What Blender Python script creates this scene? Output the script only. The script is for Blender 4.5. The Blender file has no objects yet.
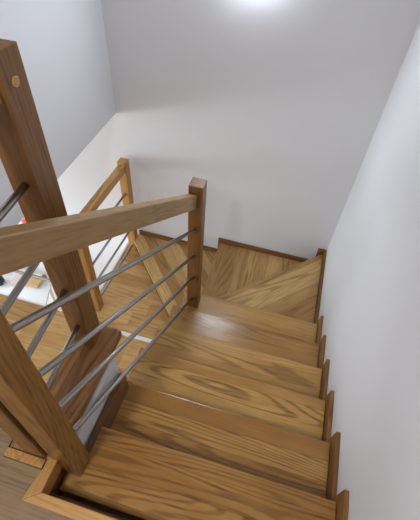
import bpy, bmesh, math, random
from mathutils import Vector, Matrix
random.seed(4)
S = 0.86                      # drawing units to metres
C = bpy.context.scene.collection
scene = bpy.context.scene

# ------------------------------------------------------------------ camera
yaw, pitch, roll, focal = -0.2177, 0.8554, 0.0791, 399.76
CP = Vector((-0.5366, -0.1591, 1.7081)) * S
fw = Vector((math.sin(yaw)*math.cos(pitch), math.cos(yaw)*math.cos(pitch), -math.sin(pitch)))
rt = Vector((math.cos(yaw), -math.sin(yaw), 0)); up = rt.cross(fw)
rt2 = math.cos(roll)*rt + math.sin(roll)*up; up2 = -math.sin(roll)*rt + math.cos(roll)*up
cam = bpy.data.cameras.new('camera'); co = bpy.data.objects.new('camera', cam); C.objects.link(co)
co.matrix_world = Matrix(((rt2.x, up2.x, -fw.x, CP.x), (rt2.y, up2.y, -fw.y, CP.y), (rt2.z, up2.z, -fw.z, CP.z), (0, 0, 0, 1)))
cam.sensor_fit = 'VERTICAL'; cam.sensor_height = 24; cam.lens = 24*focal/520; cam.clip_start = 0.02
scene.camera = co

# ------------------------------------------------------------------ world and lights
scene.view_settings.view_transform = 'Standard'; scene.view_settings.look = 'None'
scene.view_settings.gamma = 1; scene.view_settings.use_curve_mapping = False
scene.view_settings.exposure = 0.0
w = bpy.data.worlds.new('world'); scene.world = w; w.use_nodes = True
w.node_tree.nodes['Background'].inputs[0].default_value = (0.72, 0.84, 1.0, 1)
w.node_tree.nodes['Background'].inputs[1].default_value = 0.4

def area(name, loc, target, sx, sy, power, col, spread=180):
    l = bpy.data.lights.new(name, 'AREA'); l.shape = 'RECTANGLE'; l.size = sx*S; l.size_y = sy*S
    l.energy = power; l.color = col; l.spread = math.radians(spread)
    o = bpy.data.objects.new(name, l); C.objects.link(o)
    o.location = Vector(loc)*S
    o.rotation_euler = (Vector(target)-Vector(loc)).to_track_quat('-Z', 'Y').to_euler()
    return o
area('hall_ceiling_light', (-1.28, -1.0, 2.84), (-1.28, -1.0, 0), 0.2, 0.2, 28, (1.0, 0.965, 0.91))
area('living_room_daylight', (-6.4, 0.9, -2.2), (-3.5, 2.0, -2.6), 3.0, 2.6, 215, (0.86, 0.95, 1.0))
area('gallery_fill', (-3.6, -0.6, -0.45), (-2.4, 1.8, -1.8), 1.6, 1.0, 20, (1.0, 0.98, 0.95))  # added fill lamp brightening the lower landing

# ------------------------------------------------------------------ materials
class NT:
    def __init__(s, name):
        s.m = bpy.data.materials.new(name); s.m.use_nodes = True; s.t = s.m.node_tree; s.b = s.t.nodes['Principled BSDF']
    def n(s, kind, **kw):
        x = s.t.nodes.new(kind)
        for k, v in kw.items(): setattr(x, k, v)
        return x
    def put(s, a, inp):
        if isinstance(a, (int, float, tuple)): inp.default_value = a
        else: s.t.links.new(a, inp)
    def m_(s, op, a, b=0.0, c=0.0):
        x = s.n('ShaderNodeMath', operation=op)
        s.put(a, x.inputs[0]); s.put(b, x.inputs[1]); s.put(c, x.inputs[2]); return x.outputs[0]
    def vec(s, a, b, c):
        x = s.n('ShaderNodeCombineXYZ'); s.put(a, x.inputs[0]); s.put(b, x.inputs[1]); s.put(c, x.inputs[2]); return x.outputs[0]
    def noise(s, v, scale=1.0, detail=2.0, dist=0.0, rough=0.5):
        x = s.n('ShaderNodeTexNoise'); s.put(v, x.inputs['Vector']); x.inputs['Scale'].default_value = scale
        x.inputs['Detail'].default_value = detail; x.inputs['Distortion'].default_value = dist; x.inputs['Roughness'].default_value = rough
        return x.outputs['Fac']
    def white(s, v):
        x = s.n('ShaderNodeTexWhiteNoise', noise_dimensions='3D'); s.put(v, x.inputs['Vector']); return x.outputs['Value']
    def mix(s, f, a, b, mode='MIX'):
        x = s.n('ShaderNodeMix', data_type='RGBA', blend_type=mode)
        s.put(f, x.inputs[0]); s.put(a, x.inputs[6]); s.put(b, x.inputs[7]); return x.outputs[2]
    def ramp(s, f, lo, hi):
        x = s.n('ShaderNodeMapRange', interpolation_type='SMOOTHSTEP'); s.put(f, x.inputs[0])
        x.inputs[1].default_value = lo; x.inputs[2].default_value = hi; return x.outputs[0]
    def bump(s, h, st, d=0.001):
        x = s.n('ShaderNodeBump'); x.inputs['Strength'].default_value = st; x.inputs['Distance'].default_value = d
        s.put(h, x.inputs['Height']); s.t.links.new(x.outputs[0], s.b.inputs['Normal'])

def wood(name, light, mid, grain, strip=0.075, length=0.0, rings=0.85, seam=0.25, rough=0.3, contrast=1.0, nfreq=9.0, finger=0.0):
    k = NT(name)
    tc = k.n('ShaderNodeTexCoord'); oi = k.n('ShaderNodeObjectInfo')
    sp = k.n('ShaderNodeSeparateXYZ'); k.put(tc.outputs['Object'], sp.inputs[0])
    r = oi.outputs['Random']
    x = k.m_('ADD', sp.outputs[0], k.m_('MULTIPLY', r, 31.0)); y = k.m_('ADD', sp.outputs[1], k.m_('MULTIPLY', r, 0.37)); z = k.m_('ADD', sp.outputs[2], k.m_('MULTIPLY', r, 17.0))
    yi = k.m_('DIVIDE', y, strip); i = k.m_('FLOOR', yi); fy = k.m_('FRACT', yi)
    wi = k.white(k.vec(i, k.m_('MULTIPLY', r, 9.0), 0.0))
    edge = k.m_('MINIMUM', fy, k.m_('SUBTRACT', 1.0, fy))
    line = k.ramp(k.m_('MULTIPLY', edge, strip), 0.0, 0.0022)
    if length > 0:
        xj = k.m_('DIVIDE', k.m_('ADD', x, k.m_('MULTIPLY', wi, 7.0)), length); j = k.m_('FLOOR', xj); fx = k.m_('FRACT', xj)
        wj = k.white(k.vec(i, j, 3.0))
        ex = k.m_('MINIMUM', fx, k.m_('SUBTRACT', 1.0, fx))
        line = k.m_('MINIMUM', line, k.ramp(k.m_('MULTIPLY', ex, length), 0.0, 0.0018))
    else:
        wj = wi
    # stretched noise whose contour lines make the cathedral figure
    gx = k.m_('ADD', k.m_('MULTIPLY', x, 0.6), k.m_('MULTIPLY', wj, 23.0))
    f = k.noise(k.vec(gx, k.m_('MULTIPLY', y, 6.0), k.m_('MULTIPLY', z, 6.0)), 1.0, 0.5, 0.1)
    wob = k.noise(k.vec(k.m_('MULTIPLY', x, 9.0), k.m_('MULTIPLY', y, 30.0), z), 1.0, 2.0)
    s_ = k.m_('SINE', k.m_('ADD', k.m_('MULTIPLY', f, nfreq*2.6*6.283), k.m_('MULTIPLY', wob, 0.9)))
    s_ = k.ramp(k.m_('ADD', k.m_('MULTIPLY', s_, 0.5), 0.5), 0.45, 1.0)
    fine = k.noise(k.vec(k.m_('MULTIPLY', x, 9.0), k.m_('MULTIPLY', y, 130.0), k.m_('MULTIPLY', z, 130.0)), 1.0, 3.0)
    fine = k.ramp(fine, 0.40, 0.72)
    blotch = k.noise(k.vec(k.m_('MULTIPLY', x, 3.0), k.m_('MULTIPLY', y, 14.0), k.m_('MULTIPLY', z, 14.0)), 1.0, 2.0)
    base = k.mix(k.m_('ADD', k.m_('MULTIPLY', wj, 1.0), k.m_('MULTIPLY', k.m_('SUBTRACT', blotch, 0.4), 0.8)), light, mid)
    sel = k.ramp(k.white(k.vec(wj, 5.0, 1.0)), 0.35, 0.8)       # some boards plain, some figured
    g = k.m_('MULTIPLY', s_, k.m_('MULTIPLY', k.m_('ADD', k.m_('MULTIPLY', sel, 0.6), 0.12), rings))
    g = k.m_('MULTIPLY', g, k.m_('ADD', k.m_('MULTIPLY', fine, 0.35), 0.7))
    g = k.m_('ADD', g, k.m_('MULTIPLY', fine, 0.34*contrast))
    colr = k.mix(k.m_('MINIMUM', g, 1.0), base, grain)
    colr = k.mix(k.m_('MULTIPLY', k.m_('SUBTRACT', 1.0, line), seam), colr, tuple(v*0.35 for v in grain[:3])+(1,))
    k.put(colr, k.b.inputs['Base Color'])
    k.put(k.m_('ADD', rough, k.m_('MULTIPLY', fine, 0.12)), k.b.inputs['Roughness'])
    k.b.inputs['Specular IOR Level'].default_value = 0.4
    k.bump(k.m_('ADD', k.m_('MULTIPLY', g, -0.5), line), 0.25, 0.0008)
    return k.m

def rgb(r, g, b):
    f = lambda c: ((c/255+0.055)/1.055)**2.4 if c/255 > 0.04045 else c/255/12.92
    return (f(r), f(g), f(b), 1)
def plain(name, col, rough=0.5, metal=0.0, bump=0.0, bs=40.0, var=0.0):
    k = NT(name); k.b.inputs['Roughness'].default_value = rough; k.b.inputs['Metallic'].default_value = metal
    tc = k.n('ShaderNodeTexCoord'); nn = k.noise(tc.outputs['Object'], bs, 4.0)
    k.put(k.mix(k.m_('MULTIPLY', nn, var), col, tuple(c*0.6 for c in col[:3])+(1,)), k.b.inputs['Base Color'])
    if bump: k.bump(nn, bump, 0.001)
    return k.m

M_TREAD = wood('ash_treads', rgb(210, 166, 98), rgb(158, 112, 56), rgb(100, 64, 28), strip=0.085, seam=0.45, rough=0.22, nfreq=9, contrast=1.0, rings=0.8)
M_WIND = wood('ash_winders', rgb(214, 178, 118), rgb(172, 130, 74), rgb(124, 84, 44), strip=0.095, seam=0.45, rough=0.3, nfreq=6, rings=0.75, contrast=0.9)
M_POST = wood('ash_posts', rgb(156, 112, 60), rgb(124, 83, 40), rgb(70, 45, 24), strip=0.5, seam=0.0, rough=0.36, nfreq=7, rings=0.5)
M_CAP = wood('ash_cap', rgb(160, 112, 64), rgb(128, 86, 48), rgb(76, 48, 27), strip=0.5, seam=0.0, rough=0.36, nfreq=6, rings=0.7)
M_RAIL = wood('ash_rails', rgb(186, 150, 100), rgb(160, 124, 76), rgb(112, 80, 48), strip=0.5, seam=0.0, rough=0.36, nfreq=4, rings=0.5)
M_TRIM = wood('ash_trim', rgb(206, 160, 98), rgb(180, 132, 74), rgb(140, 90, 42), strip=0.2, seam=0.0, rough=0.35, nfreq=8)
M_DARK = wood('stringer_ash', rgb(122, 84, 48), rgb(98, 64, 36), rgb(74, 46, 24), strip=0.3, seam=0.0, rough=0.4, nfreq=6)
M_OAK = wood('gallery_oak_planks', rgb(224, 184, 124), rgb(190, 146, 88), rgb(140, 88, 44), strip=0.13, length=0.9, seam=0.5, rough=0.3, nfreq=5, rings=0.6)
M_LAM = wood('hall_oak_planks', rgb(158, 134, 102), rgb(134, 110, 80), rgb(94, 74, 52), strip=0.16, length=1.2, seam=0.5, rough=0.35, nfreq=4, rings=0.5)
M_SKIRT = wood('ash_skirting', rgb(146, 106, 60), rgb(118, 80, 42), rgb(78, 50, 26), strip=0.3, seam=0.0, rough=0.38, nfreq=6)
M_WALL = plain('white_wall_paint', (0.73, 0.735, 0.762, 1), 0.75, 0, 0.08, 160, 0.02)
M_CEIL = plain('ceiling_paint', (0.8, 0.8, 0.8, 1), 0.8, 0, 0.05, 120, 0.02)
M_PLAST = plain('slab_edge_plaster', (0.66, 0.66, 0.70, 1), 0.8, 0, 0.2, 90, 0.06)
M_STEEL = plain('brushed_steel', (0.37, 0.34, 0.31, 1), 0.33, 1.0, 0.05, 220, 0.1)
M_SOCK = plain('socket_steel', (0.10, 0.09, 0.08, 1), 0.45, 1.0, 0, 60, 0.1)
M_CREAM = plain('cream_metal', (0.42, 0.39, 0.34, 1), 0.35, 0.8, 0, 90, 0.1)
M_WHITE = plain('white_lacquer', (0.86, 0.88, 0.9, 1), 0.3, 0, 0, 30, 0.02)
M_STRIP = plain('white_joint_profile', (0.85, 0.86, 0.86, 1), 0.45, 0, 0, 30, 0.02)
M_TAN = plain('tan_card', rgb(205, 170, 125), 0.7, 0, 0.1, 60, 0.1)
M_PINK = plain('pink_cloth', rgb(226, 205, 205), 0.9, 0, 0.3, 120, 0.1)
M_RED = plain('red_glaze', rgb(225, 70, 60), 0.4, 0, 0, 60, 0.1)
M_BLACK = plain('black_enamel', (0.02, 0.02, 0.022, 1), 0.25, 0.2, 0, 60, 0.1)
M_LEAF = plain('leaf_green', rgb(80, 130, 50), 0.6, 0, 0.3, 60, 0.3)
M_TERRA = plain('brown_pottery', rgb(140, 82, 52), 0.7, 0, 0.2, 60, 0.2)
M_PALE = plain('pale_oak_panel', rgb(215, 175, 125), 0.5, 0, 0.1, 30, 0.2)

# ------------------------------------------------------------------ builders
def axes(grain, upv=(0, 0, 1)):
    x = Vector(grain).normalized(); u = Vector(upv)
    if abs(x.dot(u.normalized())) > 0.95: u = Vector((0, -1, 0))
    y = u.cross(x).normalized(); z = x.cross(y)
    return Matrix((x, y, z)).transposed()
def link(name, bm, mat, origin, parent=None, grain=(1, 0, 0), upv=(0, 0, 1), smooth=False):
    """bm holds drawing coordinates; the object gets its own frame with local X along the grain"""
    R = axes(grain, upv); o3 = Vector(origin)*S
    bmesh.ops.recalc_face_normals(bm, faces=bm.faces[:])
    Ri = R.transposed()
    for v in bm.verts: v.co = Ri @ (v.co*S - o3)
    me = bpy.data.meshes.new(name); bm.to_mesh(me); bm.free(); me.materials.append(mat)
    if smooth:
        for p in me.polygons: p.use_smooth = True
    o = bpy.data.objects.new(name, me); C.objects.link(o)
    loc = o3
    if parent:
        o.parent = parent
        pm = parent['_m'] if False else PM[parent.name]
        W = Matrix.Translation(o3) @ R.to_4x4(); L = pm.inverted() @ W
        o.matrix_basis = L; PM[o.name] = W
    else:
        o.matrix_basis = Matrix.Translation(o3) @ R.to_4x4(); PM[o.name] = o.matrix_basis.copy()
    return o
PM = {}
def thing(name, loc, label, cat, group=None):
    o = bpy.data.objects.new(name, None); C.objects.link(o); o.location = Vector(loc)*S; o.empty_display_size = 0.05
    PM[o.name] = Matrix.Translation(o.location)
    o['label'] = label; o['category'] = cat
    if group: o['group'] = group
    return o
def tag(o, label, cat, group=None):
    o['label'] = label; o['category'] = cat
    if group: o['group'] = group
    return o
def struct(o): o['kind'] = 'structure'; return o
def bev(bm, r, seg=2, edges=None):
    if r > 0: bmesh.ops.bevel(bm, geom=edges or bm.edges[:], offset=r, segments=seg, affect='EDGES', profile=0.6)
    return bm
def prism(poly, z0, z1, b=0.0, bm=None):
    """horizontal polygon extruded from z0 to z1"""
    nb = bmesh.new()
    vs = [nb.verts.new((p[0], p[1], z0)) for p in poly]; f = nb.faces.new(vs)
    r = bmesh.ops.extrude_face_region(nb, geom=[f])
    for v in r['geom']:
        if isinstance(v, bmesh.types.BMVert): v.co.z = z1
    bev(nb, b)
    return merge(bm, nb)
def prism_x(poly, x0, x1, b=0.0, bm=None):
    """polygon in (y, z) extruded along x"""
    nb = bmesh.new()
    f = nb.faces.new([nb.verts.new((x0, p[0], p[1])) for p in poly])
    r = bmesh.ops.extrude_face_region(nb, geom=[f])
    for v in r['geom']:
        if isinstance(v, bmesh.types.BMVert): v.co.x = x1
    bev(nb, b)
    return merge(bm, nb)
def merge(bm, nb):
    if bm is None: return nb
    me = bpy.data.meshes.new('tmp'); nb.to_mesh(me); nb.free(); bm.from_mesh(me); bpy.data.meshes.remove(me); return bm
def box(x0, x1, y0, y1, z0, z1, b=0.0, bm=None):
    return prism([(x0, y0), (x1, y0), (x1, y1), (x0, y1)], z0, z1, b, bm)
def beam(a, b_, w, h, bv=0.004, bm=None, cuts=()):
    """rectangular bar from a to b (ends vertical), top centre line given, w across, h vertical"""
    a = Vector(a); b_ = Vector(b_); d = b_-a; side = Vector((d.y, -d.x, 0)).normalized()*(w/2)
    ts = [0]+list(cuts)+[1]
    for t0, t1 in zip(ts[:-1], ts[1:]):
        nb = bmesh.new(); q = []
        for t in (t0, t1):
            c = a+d*t
            for s, z in ((-1, 0), (1, 0), (1, -h), (-1, -h)):
                q.append(nb.verts.new(c+side*s+Vector((0, 0, z))))
        for fi in ((0, 1, 2, 3), (7, 6, 5, 4), (0, 4, 5, 1), (1, 5, 6, 2), (2, 6, 7, 3), (3, 7, 4, 0)): nb.faces.new([q[i] for i in fi])
        long_e = [e for e in nb.edges if abs((e.verts[0].co-e.verts[1].co).length-(d*(t1-t0)).length) < 1e-4]
        bev(nb, bv, 3, long_e)
        if cuts:
            ends = [e for e in nb.edges if len(e.link_faces) == 2 and any(abs(f.normal.dot(d.normalized())) > 0.5 for f in e.link_faces) and not all(abs(f.normal.dot(d.normalized())) > 0.5 for f in e.link_faces)]
            bmesh.ops.recalc_face_normals(nb, faces=nb.faces[:])
            ends = [e for e in nb.edges if sum(abs(f.normal.dot(d.normalized())) > 0.5 for f in e.link_faces) == 1]
            bev(nb, 0.0016, 1, ends)
        bm = merge(bm, nb)
    return bm
def rod(a, b_, r, n=20, bm=None):
    a = Vector(a); b_ = Vector(b_); nb = bmesh.new()
    bmesh.ops.create_cone(nb, cap_ends=True, segments=n, radius1=r, radius2=r, depth=(b_-a).length)
    bev(nb, r*0.12, 1, [e for e in nb.edges if any(len(f.verts) > 4 for f in e.link_faces)])
    M = Matrix.Translation((a+b_)/2) @ (b_-a).to_track_quat('Z', 'Y').to_matrix().to_4x4()
    bmesh.ops.transform(nb, matrix=M, verts=nb.verts[:]); return merge(bm, nb)
def lathe(prof, cx, cy, z, n=24):
    bm = bmesh.new(); rings = []
    for r, h in prof:
        rings.append([bm.verts.new((cx+r*math.cos(2*math.pi*i/n), cy+r*math.sin(2*math.pi*i/n), z+h)) for i in range(n)])
    for A, B in zip(rings[:-1], rings[1:]):
        for i in range(n): bm.faces.new((A[i], A[(i+1) % n], B[(i+1) % n], B[i]))
    bm.faces.new(rings[0]); bm.faces.new(rings[-1][::-1]); return bm
def post(parent, x, y, z0, z1, wd=0.092, peg=None, mat=None):
    bm = box(x, x+wd, y, y+wd, z0, z1, 0.005)
    for v in bm.verts:                              # softly pyramidal cap
        if v.co.z > z1-0.0045 and abs(v.co.x-x-wd/2) < wd/2-0.004: pass
    p = link('post', bm, mat or M_POST, (x+wd/2, y+wd/2, z0), parent, grain=(0, 0, 1))
    return p
def bars(parent, A, B, ztops, r=0.0118, socks=True):
    for za, zb in ztops:
        a = Vector((A[0], A[1], za)); b_ = Vector((B[0], B[1], zb))
        o = link('bar', rod(a, b_, r), M_STEEL, a, parent, grain=(b_-a), smooth=False)
        for p in o.data.polygons: p.use_smooth = len(p.vertices) == 4
        if socks:
            d = (b_-a).normalized()
            for e, s in ((a, 1), (b_, -1)):
                link('socket_ring', rod(e+d*s*0.001, e+d*s*0.007, r*1.18), M_SOCK, e, o, grain=(b_-a))

# ------------------------------------------------------------------ room shell
YF, XL = 2.812, -2.148
ZG = -3.9; ZL = -1.8; ZC = 2.9
struct(link('wall_right', box(0, 0.15, -2.6, YF+0.15, ZG, ZC), M_WALL, (0, 0, 0)))
struct(link('wall_far', box(-6.8, 0, YF, YF+0.15, ZG, ZC), M_WALL, (0, YF, 0)))
struct(link('wall_left', box(XL-0.15, XL, -2.6, YF, -0.154, ZC), M_WALL, (XL, 0, 0)))
struct(link('wall_back', box(XL-0.15, 0.15, -2.75, -2.6, -0.34, ZC), M_WALL, (0, -2.6, 0)))
struct(link('ceiling', box(XL, 0, -2.6, YF, ZC, ZC+0.1), M_CEIL, (0, 0, ZC)))
# upper floor: slab and boards with a cut out for the stairwell
up_poly = [(XL, -2.6), (0, -2.6), (0, -0.042), (-1.192, -0.042), (-1.178, 0.068), (-1.347, 0.068), (-1.347, 0.18), (XL, 0.18)]
struct(link('floor_upper', prism(up_poly, -0.02, -0.002), M_LAM, (-1, -1, 0), grain=(1, 0.0, 0)))
struct(link('slab_upper', prism([(XL, -2.6), (0, -2.6), (0, -0.045), (-1.19, -0.045), (-1.19, 0.15), (XL, 0.15)], -0.34, -0.0205), M_PLAST, (-1, -1, 0)))
struct(link('slab_edge', box(-1.33, -1.125, 0.216, 0.60, -0.34, -0.056, 0.004), M_PLAST, (-1.2, 0.3, 0)))
# gallery floor one flight down, and the ground floor under it
gal = [(-6.2, -2.6), (0, -2.6), (0, YF), (XL-0.03, YF), (XL-0.03, 1.665), (-6.2, 1.665)]
struct(link('floor_gallery', prism(gal, ZL-0.02, ZL), M_OAK, (-2, 1.62, ZL)))
struct(link('slab_gallery', prism(gal, ZL-0.28, ZL-0.021), M_WALL, (-2, 1, ZL)))
struct(link('trim_gallery_joint', box(-2.16, -1.2, 1.60, 1.64, ZL, ZL+0.004), M_STRIP, (-2, 1.6, ZL)))
bm = box(XL-0.05, XL-0.032, 1.683, YF, ZL-0.28, ZL+0.012); box(-6.2, XL-0.03, 1.667, 1.682, ZL-0.28, ZL+0.012, bm=bm)
struct(link('trim_gallery_edge', bm, M_STRIP, (XL, 2, ZL)))
struct(link('floor_ground', box(-6.8, 0, -2.6, YF, ZG-0.05, ZG), M_PALE, (-4, 1, ZG)))

# ------------------------------------------------------------------ staircase
g, n0, r = 0.2973, 0.0317, 0.18
nose = lambda k: k*g+n0
st = thing('staircase', (-0.55, 0.3, -0.18), 'honey ash winder staircase turning left down beside the white right-hand wall', 'staircase')
XR = -0.024
xl = {1: -1.085, 2: -1.15, 3: -1.172, 4: -1.172, 5: -1.172, 6: -1.15}
TH = 0.048
for k in range(1, 7):
    y0 = nose(k-1)-0.012 if k > 1 else 0.047; y1 = nose(k)
    if k == 1: poly = [(-1.142, y0), (XR, y0), (XR, y1), (xl[1], y1), (xl[1], 0.205), (-1.142, 0.205)]
    else: poly = [(xl[k-1]*.5+xl[k]*.5 if k < 6 else xl[5], y0), (XR, y0), (XR, y1), (xl[k], y1)]
    link('tread', prism(poly, -k*r-TH, -k*r, 0.006), M_TREAD, (-0.55, y1-0.003, -k*r), st, grain=(1, 0, 0))
    if k == 1: link('riser', box(-1.135, XR, 0.003, 0.018, -r-TH-0.1, -0.095), M_DARK, (-.5, .02, -.2), st)
    link('riser', box(xl[k]+0.01, XR, y1-0.045, y1-0.027, -(k+1)*r, -k*r-TH), M_DARK, (-0.55, y1-.03, -k*r), st)
link('riser', box(-1.19, XR, 0.004, 0.10, -0.30, -0.285), M_DARK, (-.5, .05, -.3), st)  # flat dark board added below the first slot, standing in for its shade
link('open_string', box(-1.186, -1.150, 0.004, 0.202, -0.30, -0.092), M_DARK, (-1.16, .05, -.2), st, grain=(0, 1, 0))
link('open_string', box(-1.33, -1.122, 0.203, 0.2145, -0.34, -0.057), M_DARK, (-1.2, .2, -.2), st)
# winders
N = (-1.03, 1.76)
w7 = [(-1.12, nose(6)-0.02), (XR, nose(6)-0.02), (XR, 2.79), (-0.045, 2.79), (-0.98, 1.875)]
w8 = [(-0.99, 1.83), (-0.02, 2.78), (XR, YF-0.022), (-1.096, YF-0.022), (-1.078, 1.80)]
w9 = [(-1.09, 1.72), (-1.04, 1.80), (-1.06, YF-0.022), (-2.05, YF-0.022), (-2.085, 2.70), (-1.20, 1.69)]
link('winder_tread', prism(w7, -7*r-TH, -7*r, 0.006), M_WIND, (-0.93, 1.91, -7*r), st, grain=(1, 0.98, 0))
link('winder_tread', prism(w8, -8*r-TH, -8*r, 0.006), M_WIND, (-1.09, 2.1, -8*r), st, grain=(-0.03, 1, 0))
link('winder_tread', prism(w9, -9*r-TH, -9*r, 0.006), M_WIND, (-1.25, 1.76, -9*r), st, grain=(-0.83, 0.95, 0))
def slab_line(a, b_, z0, z1, t=0.018):
    a = Vector((a[0], a[1], 0)); b_ = Vector((b_[0], b_[1], 0)); s = (b_-a).normalized(); s = Vector((-s.y, s.x, 0))*t
    return prism([a[:2], b_[:2], (b_+s)[:2], (a+s)[:2]], z0, z1)
link('riser', slab_line((-0.07, 2.73), (-0.97, 1.85), -8*r, -7*r-TH), M_DARK, (-.5, 2.3, -1.3), st)
link('riser', slab_line((-1.06, 2.78), (-1.045, 1.85), -9*r, -8*r-TH), M_DARK, (-1.06, 2.3, -1.3), st)
link('riser', slab_line((-2.03, 2.69), (-1.19, 1.74), -10*r, -9*r-TH, -0.018), M_DARK, (-1.6, 2.2, -1.3), st)
# wall string on the right: stepped skirting with a pointed tooth over each nosing
HS = 0.088
for k in range(1, 7):
    ya = nose(k-1)+0.028 if k > 1 else 0.0; yb = nose(k)+0.03; zt = -k*r+HS
    poly = [(ya, zt), (yb, zt), (yb, -k*r-0.115+0.0), (ya, -k*r-0.115)]
    link('wall_string', prism_x(poly, -0.022, -0.001, 0.002), M_SKIRT, (-0.01, ya, zt), st, grain=(0, 1, 0), upv=(1, 0, 0))
link('wall_string', prism_x([(nose(6)+0.028, -7*r+0.06), (YF-0.002, -7*r+0.06), (YF-0.002, -7*r-0.08), (nose(6)+0.028, -7*r-0.08)], -0.022, -0.001, 0.002), M_SKIRT, (-0.01, 2.2, -7*r), st, grain=(0, 1, 0), upv=(1, 0, 0))
link('wall_string', box(-0.085, -0.023, YF-0.022, YF-0.001, -8*r-0.02, -7*r+0.06, 0.002), M_SKIRT, (-.05, YF, -1.2), st)
link('wall_string', box(-1.115, -0.086, YF-0.022, YF-0.001, -9*r-0.02, -8*r+0.05, 0.002), M_SKIRT, (-.5, YF, -1.4), st)
link('wall_string', box(-2.045, -1.116, YF-0.022, YF-0.001, -10*r+0.002, -9*r+0.05, 0.002), M_SKIRT, (-1.5, YF, -1.6), st)
# open side string
bm = prism_x([(0.22, -0.20), (0.60, -0.20), (0.60, -0.62), (0.22, -0.42)], -1.12, -1.09, 0.003)
link('open_string', bm, M_DARK, (-1.1, 0.25, -0.3), st, grain=(0, 1, -0.3), upv=(1, 0, 0))
sl = [(0.605, -0.48), (1.62, -1.13), (1.62, -1.45), (0.605, -0.84)]
link('open_string', prism_x(sl, -1.160, -1.128, 0.003), M_DARK, (-1.1, 0.25, -0.4), st, grain=(0, 1, -0.6), upv=(1, 0, 0))

# opening trim at the top of the flight, mitred at the corner
t1 = thing('opening_trim', (-0.6, -0.02, 0), 'light ash edging strip framing the top of the stair opening', 'trim')
link('edge_strip', prism([(-1.193, -0.042), (-0.001, -0.042), (-0.001, 0.0), (-1.135, 0.0)], -0.09, 0.006, 0.003), M_TRIM, (-.6, 0, 0), t1)
link('edge_strip', prism([(-1.1945, -0.042), (-1.1365, 0.0), (-1.1365, 0.118), (-1.176, 0.118), (-1.174, 0.075)], -0.09, 0.006, 0.003), M_TRIM, (-1.16, 0.05, 0), t1, grain=(-0.05, 1, 0))
# capping beam that carries the level balustrade
cap = tag(link('capping_beam', box(-1.345, -1.141, 0.105, 0.724, -0.055, 0.0, 0.015), M_CAP, (-1.24, 0.4, 0), None, grain=(0, 1, 0)),
          'wide brown ash capping board under the big leaning post, over the grey plaster edge', 'board')
tag(link('end_grain_block', box(-1.345, -1.180, 0.070, 0.103, -0.035, 0.006, 0.003), M_TRIM, (-1.26, 0.1, 0), None, grain=(0, 0.3, 1)),
    'short light ash end strip set in the floor at the foot of the lower-left posts', 'board')

# ------------------------------------------------------------------ stair balustrade (descending)
b1 = thing('stair_balustrade', (-1.1, 0.15, -0.18), 'descending ash balustrade with four slanting steel bars beside the upper stair treads', 'railing')
post(b1, -1.163, 0.112, -0.185, 1.32, 0.088)
post(b1, -1.107, 1.657, -1.085, 0.188)
ha, hb = (-1.112, 0.204, 1.150), (-1.076, 1.657, 0.128)
link('handrail', beam(ha, hb, 0.052, 0.113, 0.007, cuts=(0.585, 0.665)), M_RAIL, ha, b1, grain=Vector(hb)-Vector(ha), upv=(1, 0, 0))
bars(b1, (-1.105, 0.203), (-1.061, 1.658), ((0.838, -0.175), (0.585, -0.440), (0.330, -0.685), (0.090, -0.955)))

# level balustrade on the capping beam
b2 = thing('level_balustrade', (-1.28, 0.4, 0), 'level ash balustrade whose tall thick post with a round peg rises at the left edge', 'railing')
pc = post(b2, -1.323, 0.595, 0.0, 1.312, 0.094)
pd = post(b2, -1.276, 0.106, 0.0, 1.312, 0.092)
link('handrail', beam((-1.25, 0.218, 1.270), (-1.276, 0.595, 1.270), 0.062, 0.07, 0.006), M_RAIL, (-1.27, .2, 1.25), b2, grain=(0, 1, 0), upv=(1, 0, 0))
bars(b2, (-1.245, 0.216), (-1.270, 0.596), ((0.945, 0.945), (0.690, 0.690), (0.430, 0.430), (0.17, 0.17)), socks=False)
pg = link('peg', rod((-1.231, 0.640, 1.237), (-1.224, 0.640, 1.237), 0.013, 20), M_TRIM, (-1.23, 0.64, 1.237), pc, grain=(1, 0, 0))

# gallery balustrade, level, one flight down
b3 = thing('gallery_balustrade', (-2.1, 2.2, ZL), 'small far ash balustrade against the white wall, railing the lower landing', 'railing')
post(b3, -2.135, 2.672, ZL, -0.575, 0.085, mat=M_TRIM)
post(b3, -2.163, 1.782, ZL, -0.575, 0.087, mat=M_TRIM)
link('handrail', beam((-2.118, 1.868, -0.60), (-2.093, 2.672, -0.60), 0.062, 0.085, 0.006), M_TRIM, (-2.1, 2, -.6), b3, grain=(0, 1, 0), upv=(1, 0, 0))
bars(b3, (-2.12, 1.868), (-2.093, 2.673), ((-0.95, -0.95), (-1.21, -1.21), (-1.46, -1.46), (-1.71, -1.71)), socks=False)

# screen rails running left from the gallery corner
b4 = thing('gallery_side_rail', (-3.6, 1.7, ZL), 'pale metal rails running left from behind the tall post over the bright room', 'railing')
for x in (-2.24, -5.9): link('post', rod((x, 1.63, ZL), (x, 1.63, 0.02), 0.014), M_CREAM, (x, 1.63, ZL), b4, grain=(0, 0, 1))
for z in (-0.61, -1.22, 0.0):
    link('rail', rod((-5.885, 1.63, z), (-2.255, 1.63, z), 0.014), M_CREAM, (-4, 1.63, z), b4, grain=(1, 0, 0), smooth=False)

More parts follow.
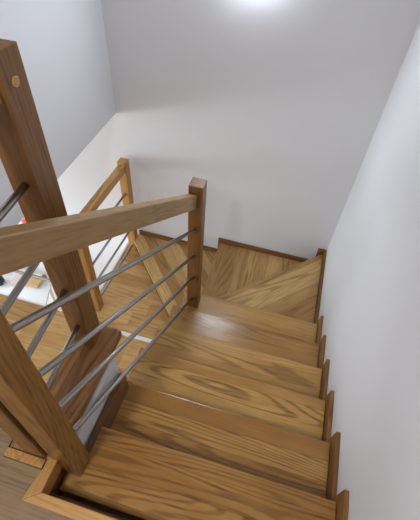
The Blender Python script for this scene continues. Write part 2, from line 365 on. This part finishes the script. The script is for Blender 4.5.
# ------------------------------------------------------------------ wall lamp high on the far wall
LX, LZ = -1.06, 0.99
lamp = thing('wall_lamp', (LX, YF, LZ), 'opal white wall lamp high on the far wall washing it with cool light', 'lamp')
link('back_plate', box(LX-.20, LX+.20, YF-0.015, YF, LZ, LZ+0.36, 0.004), M_WHITE, (LX, YF, LZ), lamp)
k = NT('lamp_diffuser'); k.b.inputs['Emission Color'].default_value = (0.82, 0.90, 1, 1); k.b.inputs['Emission Strength'].default_value = 40
link('diffuser', box(LX-0.19, LX+0.19, YF-0.06, YF-0.016, LZ+0.01, LZ+0.35, 0.015), k.m, (LX, YF-.06, LZ), lamp)
cl = thing('ceiling_lamp', (-1.28, -1.0, ZC), 'round white ceiling lamp over the upper hall', 'lamp')
link('lamp_body', lathe([(0.17, -0.001), (0.17, -0.03), (0.15, -0.04)], -1.28, -1.0, ZC), M_WHITE, (-1.28, -1, ZC), cl)

# ------------------------------------------------------------------ bright room below
tb = thing('dining_table', (-3.75, 2.5, ZG), 'white lacquered table in the bright room below, seen between the lower-left bars', 'table')
zt = -3.0
tp = [(-4.45, 2.18), (-3.31, 2.18), (-3.52, 2.77), (-4.45, 2.77)]
link('tabletop', prism(tp, zt-0.04, zt, 0.008), M_WHITE, (-3.9, 2.5, zt), tb)
for x, y in ((-4.38, 2.26), (-3.43, 2.26), (-4.38, 2.70), (-3.60, 2.70)):
    link('leg', box(x-0.025, x+0.025, y-0.025, y+0.025, ZG, zt-0.041, 0.003), M_WHITE, (x, y, ZG), tb, grain=(0, 0, 1))
tag(link('box', box(-3.86, -3.60, 2.53, 2.66, zt+0.001, zt+0.06, 0.006), M_TAN, (-3.7, 2.6, zt)), 'low tan box on the white table below', 'box')
bm = box(-4.03, -3.89, 2.47, 2.70, zt+0.001, zt+0.03, 0.01); box(-4.02, -3.90, 2.48, 2.69, zt+0.0305, zt+0.055, 0.01, bm)
tag(link('folded_cloth', bm, M_PINK, (-3.96, 2.6, zt)), 'pale pink folded cloth on the white table below', 'cloth')
pot = thing('pot', (-3.60, 2.71, zt), 'small brown pot at the back corner of the white table below', 'pot')
link('bowl', lathe([(0.020, 0.001), (0.030, 0.02), (0.036, 0.05), (0.030, 0.07)], -3.60, 2.71, zt), M_TERRA, (-3.6, 2.71, zt), pot)
link('rim', lathe([(0.031, 0.0705), (0.034, 0.076), (0.022, 0.078)], -3.60, 2.71, zt), M_TERRA, (-3.6, 2.71, zt), pot)
kt = thing('kettle', (-4.15, 2.46, zt), 'black kettle on the white table below, at the left picture edge', 'kettle')
link('kettle_body', lathe([(0.06, 0.001), (0.075, 0.03), (0.07, 0.09), (0.04, 0.13), (0.01, 0.145)], -4.17, 2.46, zt), M_BLACK, (-4.17, 2.46, zt), kt)
link('spout', rod((-4.10, 2.45, zt+0.05), (-4.02, 2.43, zt+0.10), 0.014, 12), M_STEEL, (-4.1, 2.45, zt), kt)
pl = thing('potted_plant', (-4.22, 2.68, zt), 'little green leafy plant in an orange pot on the white table below', 'plant')
link('plant_pot', lathe([(0.06, 0.001), (0.085, 0.10), (0.07, 0.10)], -4.24, 2.66, zt), M_PALE, (-4.24, 2.66, zt), pl)
bm = bmesh.new()
for i in range(26):
    a = random.random()*6.28; e = random.uniform(0.2, 1.3); L = random.uniform(0.06, 0.12)
    c = Vector((-4.24, 2.66, zt+0.10)); d = Vector((math.cos(a)*math.cos(e), math.sin(a)*math.cos(e), math.sin(e)))*L; s = Vector((-math.sin(a), math.cos(a), 0))*0.016
    q = [bm.verts.new(c), bm.verts.new(c+d*.5+s), bm.verts.new(c+d), bm.verts.new(c+d*.5-s), bm.verts.new(c+d*.5+Vector((0, 0, -.006)))]
    for t_ in ((0, 1, 4), (1, 2, 4), (2, 3, 4), (3, 0, 4), (0, 3, 2, 1)): bm.faces.new([q[u] for u in t_])
link('foliage', bm, M_LEAF, (-4.24, 2.66, zt+.1), pl)

rd = thing('wall_plate', (-3.62, YF, -1.93), 'little red plate on the white wall just left of the tall post', 'plate')
link('plate_disc', rod((-3.62, YF-0.03, -1.93), (-3.62, YF-0.012, -1.93), 0.055, 24), M_RED, (-3.62, YF, -1.93), rd, grain=(0, 1, 0))
link('plate_hook', rod((-3.62, YF-0.012, -1.90), (-3.62, YF-0.001, -1.90), 0.01, 12), M_STEEL, (-3.62, YF, -1.9), rd, grain=(0, 1, 0))
